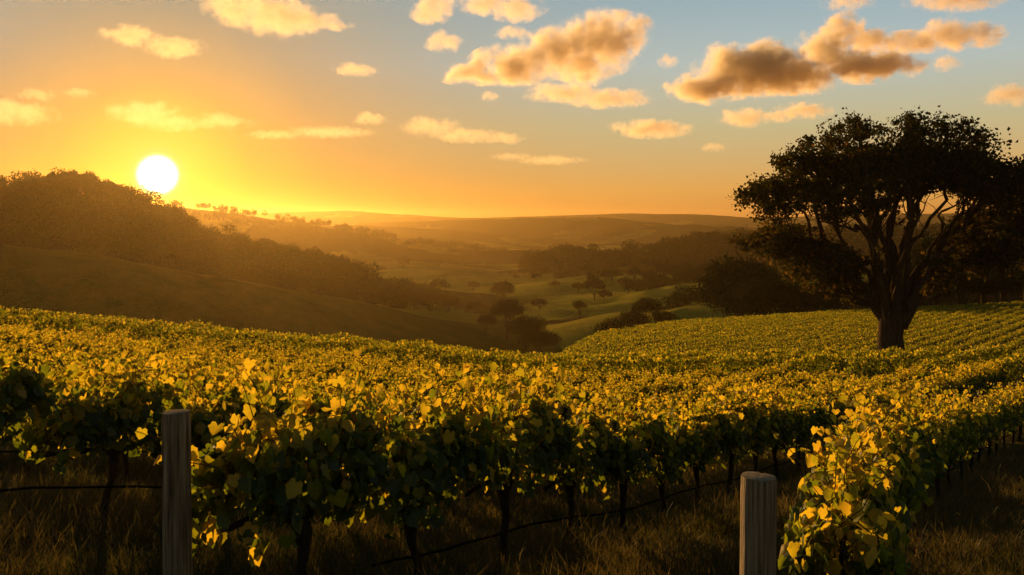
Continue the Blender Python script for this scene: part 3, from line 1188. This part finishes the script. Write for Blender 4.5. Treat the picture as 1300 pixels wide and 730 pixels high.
def build_grass(n):
    y = 2.2 + 20 * rng.uniform(0, 1, n) ** 1.7
    px = rng.uniform(-120, 1420, n)
    x = (px - 650) / F * y
    tuft = .5 + .5 * np.sin(x * 2.3 + 1.5 * np.sin(y * 1.7)) * np.sin(y * 2.1 + np.sin(x * 1.1))
    keep = rng.uniform(0, 1, n) < .45 + .55 * tuft
    x, y, tuft = x[keep], y[keep], tuft[keep]
    n = len(x)
    z = ground_z(x, y) - .01
    h = rng.uniform(.07, .22, n) * (.6 + .9 * tuft) * np.where(rng.uniform(0, 1, n) < .08, 1.7, 1)
    w = rng.uniform(.0012, .0030, n) * (1 + y / 14)
    a = rng.uniform(0, 2 * math.pi, n)
    ln = rng.uniform(.15, .85, n) * h
    b = rng.uniform(0, 2 * math.pi, n)
    base = np.stack([x, y, z], -1)
    sd = np.stack([np.cos(a), np.sin(a), 0 * a], -1) * w[:, None]
    lean = np.stack([np.cos(b), np.sin(b), 0 * b], -1) * ln[:, None]
    up = np.stack([0 * h, 0 * h, h], -1)
    V = np.stack([base - sd, base + sd, base + .35 * lean + .6 * up - .8 * sd, base + .35 * lean + .6 * up + .8 * sd, base + lean + up], 1).reshape(-1, 3)
    t = np.array([(0, 1, 3), (0, 3, 2), (2, 3, 4)])
    T = (t[None] + np.arange(n)[:, None, None] * 5).reshape(-1, 3)
    ti = np.repeat(np.clip(rng.beta(2.2, 2.0, n) - .25 * (np.sin(x * .9) * np.sin(y * .7) > .3), 0, 1), 3)
    o = link('grass', mesh_tris('grass', V, T, M_GRASS, ti))
    o['kind'] = 'stuff'
    print('grass', n)


build_grass(330000)

# ---------------------------------------------------------------- clouds (real vapour, high above and beyond the haze)


def cloud(puffs, label, d=4600, dens=.015, rag=1.15, group=None):
    k = d / F
    C = np.array([to_world(px, d, py) for px, py, rx, ry in puffs])
    Rr = np.array([(rx * k, (.55 * rx + .8 * ry) * k, ry * k) for px, py, rx, ry in puffs])
    o0 = C.mean(0)
    C = C - o0
    C[:, 1] += rng.normal(size=len(C)) * Rr[:, 1] * .25
    bm = bmesh.new()
    for c, r in zip(C, Rr):
        M = Matrix.Translation(Vector(c)) @ Matrix.Diagonal((*(r * 1.22), 1))
        bmesh.ops.create_icosphere(bm, subdivisions=3, radius=1.0, matrix=M)
    me = bpy.data.meshes.new('cloud')
    bm.to_mesh(me)
    bm.free()
    ry = float(np.mean(Rr[:, 2]))
    m = bpy.data.materials.new('cloud_vapour')
    m.use_nodes = True
    nt = m.node_tree
    N, L = nt.nodes, nt.links
    N.remove(N['Principled BSDF'])
    tc = N.new('ShaderNodeTexCoord')

    def vm(op, a, b):
        n = N.new('ShaderNodeVectorMath')
        n.operation = op
        for i, v in enumerate((a, b)):
            if v is None:
                continue
            if hasattr(v, 'links'):
                L.new(v, n.inputs[i])
            else:
                n.inputs[i].default_value = v
        return n

    def sm(op, a, b, c=None):
        n = N.new('ShaderNodeMath')
        n.operation = op
        for i, v in enumerate((a, b, c)):
            if v is None:
                continue
            if hasattr(v, 'links'):
                L.new(v, n.inputs[i])
            else:
                n.inputs[i].default_value = v
        return n.outputs[0]
    wn = N.new('ShaderNodeTexNoise')             # warps the lobes so that none stays round
    wn.inputs['Scale'].default_value = .55 / ry
    wn.inputs['Detail'].default_value = 3
    L.new(tc.outputs['Object'], wn.inputs['Vector'])
    wv = vm('MULTIPLY', vm('SUBTRACT', wn.outputs['Color'], (.5, .5, .5)).outputs[0], (ry * 4.0, ry * 2.5, ry * 2.2))
    wp = vm('ADD', tc.outputs['Object'], wv.outputs[0]).outputs[0]
    val = None
    for c, r in zip(C, Rr):
        q = vm('SUBTRACT', wp, tuple(c))
        q = vm('DIVIDE', q.outputs[0], tuple(r))
        ln = vm('LENGTH', q.outputs[0], None).outputs['Value']
        f = sm('SUBTRACT', 1.0, ln)
        val = f if val is None else sm('SMOOTH_MAX', val, f, .12)
    nz = N.new('ShaderNodeTexNoise')
    nz.inputs['Scale'].default_value = 1.25 / ry
    nz.inputs['Detail'].default_value = 7
    nz.inputs['Roughness'].default_value = .68
    off = vm('ADD', tc.outputs['Object'], tuple(rng.uniform(-9999, 9999, 3)))
    L.new(off.outputs[0], nz.inputs['Vector'])
    v = sm('ADD', val, sm('MULTIPLY', sm('SUBTRACT', nz.outputs['Fac'], .5), 3.0 * rag))
    mr = N.new('ShaderNodeMapRange')
    L.new(v, mr.inputs[0])
    for i, x in enumerate((.02, .70, 0.0, dens * .66)):
        mr.inputs[i + 1].default_value = x
    # nothing outside the lobes themselves
    edge = N.new('ShaderNodeMapRange')
    L.new(val, edge.inputs[0])
    for i, x in enumerate((-.14, .22, 0.0, 1.0)):
        edge.inputs[i + 1].default_value = x
    pv = N.new('ShaderNodeVolumePrincipled')
    pv.inputs['Color'].default_value = (1, .90, .76, 1)
    pv.inputs['Anisotropy'].default_value = .42
    L.new(sm('MULTIPLY', mr.outputs[0], edge.outputs[0]), pv.inputs['Density'])
    L.new(pv.outputs[0], N['Material Output'].inputs['Volume'])
    m.cycles.volume_step_rate = 1.0
    me.materials.append(m)
    o = link('cloud', me, loc=Vector(o0))
    rm = o.modifiers.new('merge', 'REMESH')
    rm.mode = 'VOXEL'
    rm.voxel_size = max(6.0, ry * .16)
    tag(o, label, 'cloud', group)


cloud([(305, 12, 46, 20), (350, 16, 52, 27), (398, 34, 48, 11), (300, -6, 40, 14)], 'wide golden cloud cut by the top edge above and beyond the sun', dens=.010)
cloud([(168, 46, 38, 12), (212, 56, 42, 13)], 'small solid golden cloud high above the sun', dens=.010)
cloud([(450, 87, 30, 8)], 'tiny golden wisp under the wide cloud cut by the top edge', dens=.012)
cloud([(548, 14, 28, 17), (560, 4, 24, 12)], 'small bright puff at the top edge, paler of the two there', dens=.016)
cloud([(618, 6, 38, 14), (655, 10, 36, 16)], 'stretched golden puff at the top edge above the big grey hearted cloud')
cloud([(564, 52, 26, 13)], 'round golden puff beside the big heaped cloud', dens=.014)
cloud([(651, 41, 26, 8)], 'thin golden puff just over the big heaped cloud', dens=.012)
cloud([(768, 52, 62, 34), (716, 68, 56, 30), (655, 84, 54, 24), (602, 94, 46, 13), (740, 84, 50, 18)], 'big heaped cloud with grey heart and golden rim in mid sky', dens=.026)
cloud([(716, 118, 50, 12), (772, 125, 58, 12), (742, 104, 24, 9)], 'long flat golden cloud under the big heaped cloud')
cloud([(622, 122, 14, 6)], 'tiny puff left alone under the big heaped cloud', dens=.012)
cloud([(952, 88, 66, 34), (905, 108, 52, 20), (1012, 96, 54, 22), (1088, 90, 68, 18), (1130, 80, 34, 13)], 'broad grey brown cloud bank reaching towards the great tree', dens=.046)
cloud([(1046, 60, 40, 22), (1072, 34, 32, 18), (1104, 52, 34, 16)], 'grey cloud heaped on top of the broad bank', dens=.036)
cloud([(1150, 56, 44, 13), (1206, 42, 44, 20), (1246, 42, 32, 17)], 'grey gold cloud trailing beyond the broad bank', dens=.026)
cloud([(1196, 82, 19, 10)], 'small round puff under the trailing grey gold cloud', dens=.016)
cloud([(1076, 4, 36, 10)], 'flat golden strip at the top edge over the broad bank', dens=.012)
cloud([(1215, 0, 70, 12)], 'long grey strip at the top edge over the trailing cloud', dens=.016)
cloud([(1282, 121, 38, 13)], 'golden puff cut by the frame edge beyond the great tree', dens=.016)
cloud([(828, 164, 54, 11)], 'thin flat cloud floating low between big heaped cloud and great tree', dens=.018)
cloud([(944, 150, 34, 12), (985, 148, 26, 7)], 'small golden cloud over the great tree crown edge', dens=.016)
cloud([(1020, 141, 38, 10)], 'small grey gold cloud just above the great tree crown', dens=.016)
cloud([(545, 160, 40, 13), (590, 172, 50, 9), (635, 176, 36, 7)], 'faint stretched golden cloud low over the far hills', dens=.006)
cloud([(185, 144, 52, 16), (225, 158, 40, 9)], 'dusky gold cloud right above the sun', dens=.006)
cloud([(285, 155, 40, 10)], 'dusky little cloud beside the one above the sun', dens=.005)
cloud([(18, 142, 50, 16)], 'faint golden cloud at the frame edge over the wooded ridge', dens=.005)
cloud([(40, 118, 24, 8)], 'tiny wisp above the faint cloud over the wooded ridge', dens=.005)
cloud([(103, 118, 22, 6)], 'tiny wisp midway between the frame edge and the sun', dens=.006)
cloud([(470, 150, 24, 8)], 'tiny faint puff near the stretched low cloud', dens=.009)
cloud([(849, 77, 13, 9)], 'tiny round puff at the thick end of the broad bank', dens=.014)
cloud([(420, 168, 60, 7), (350, 172, 40, 5)], 'long faint streak low between the sun and the stretched cloud', dens=.006)
cloud([(700, 204, 50, 6), (650, 200, 30, 5)], 'faint low streak over the middle of the far hills', dens=.005)
cloud([(905, 187, 20, 6)], 'tiny faint puff low beside the great tree crown', dens=.008)
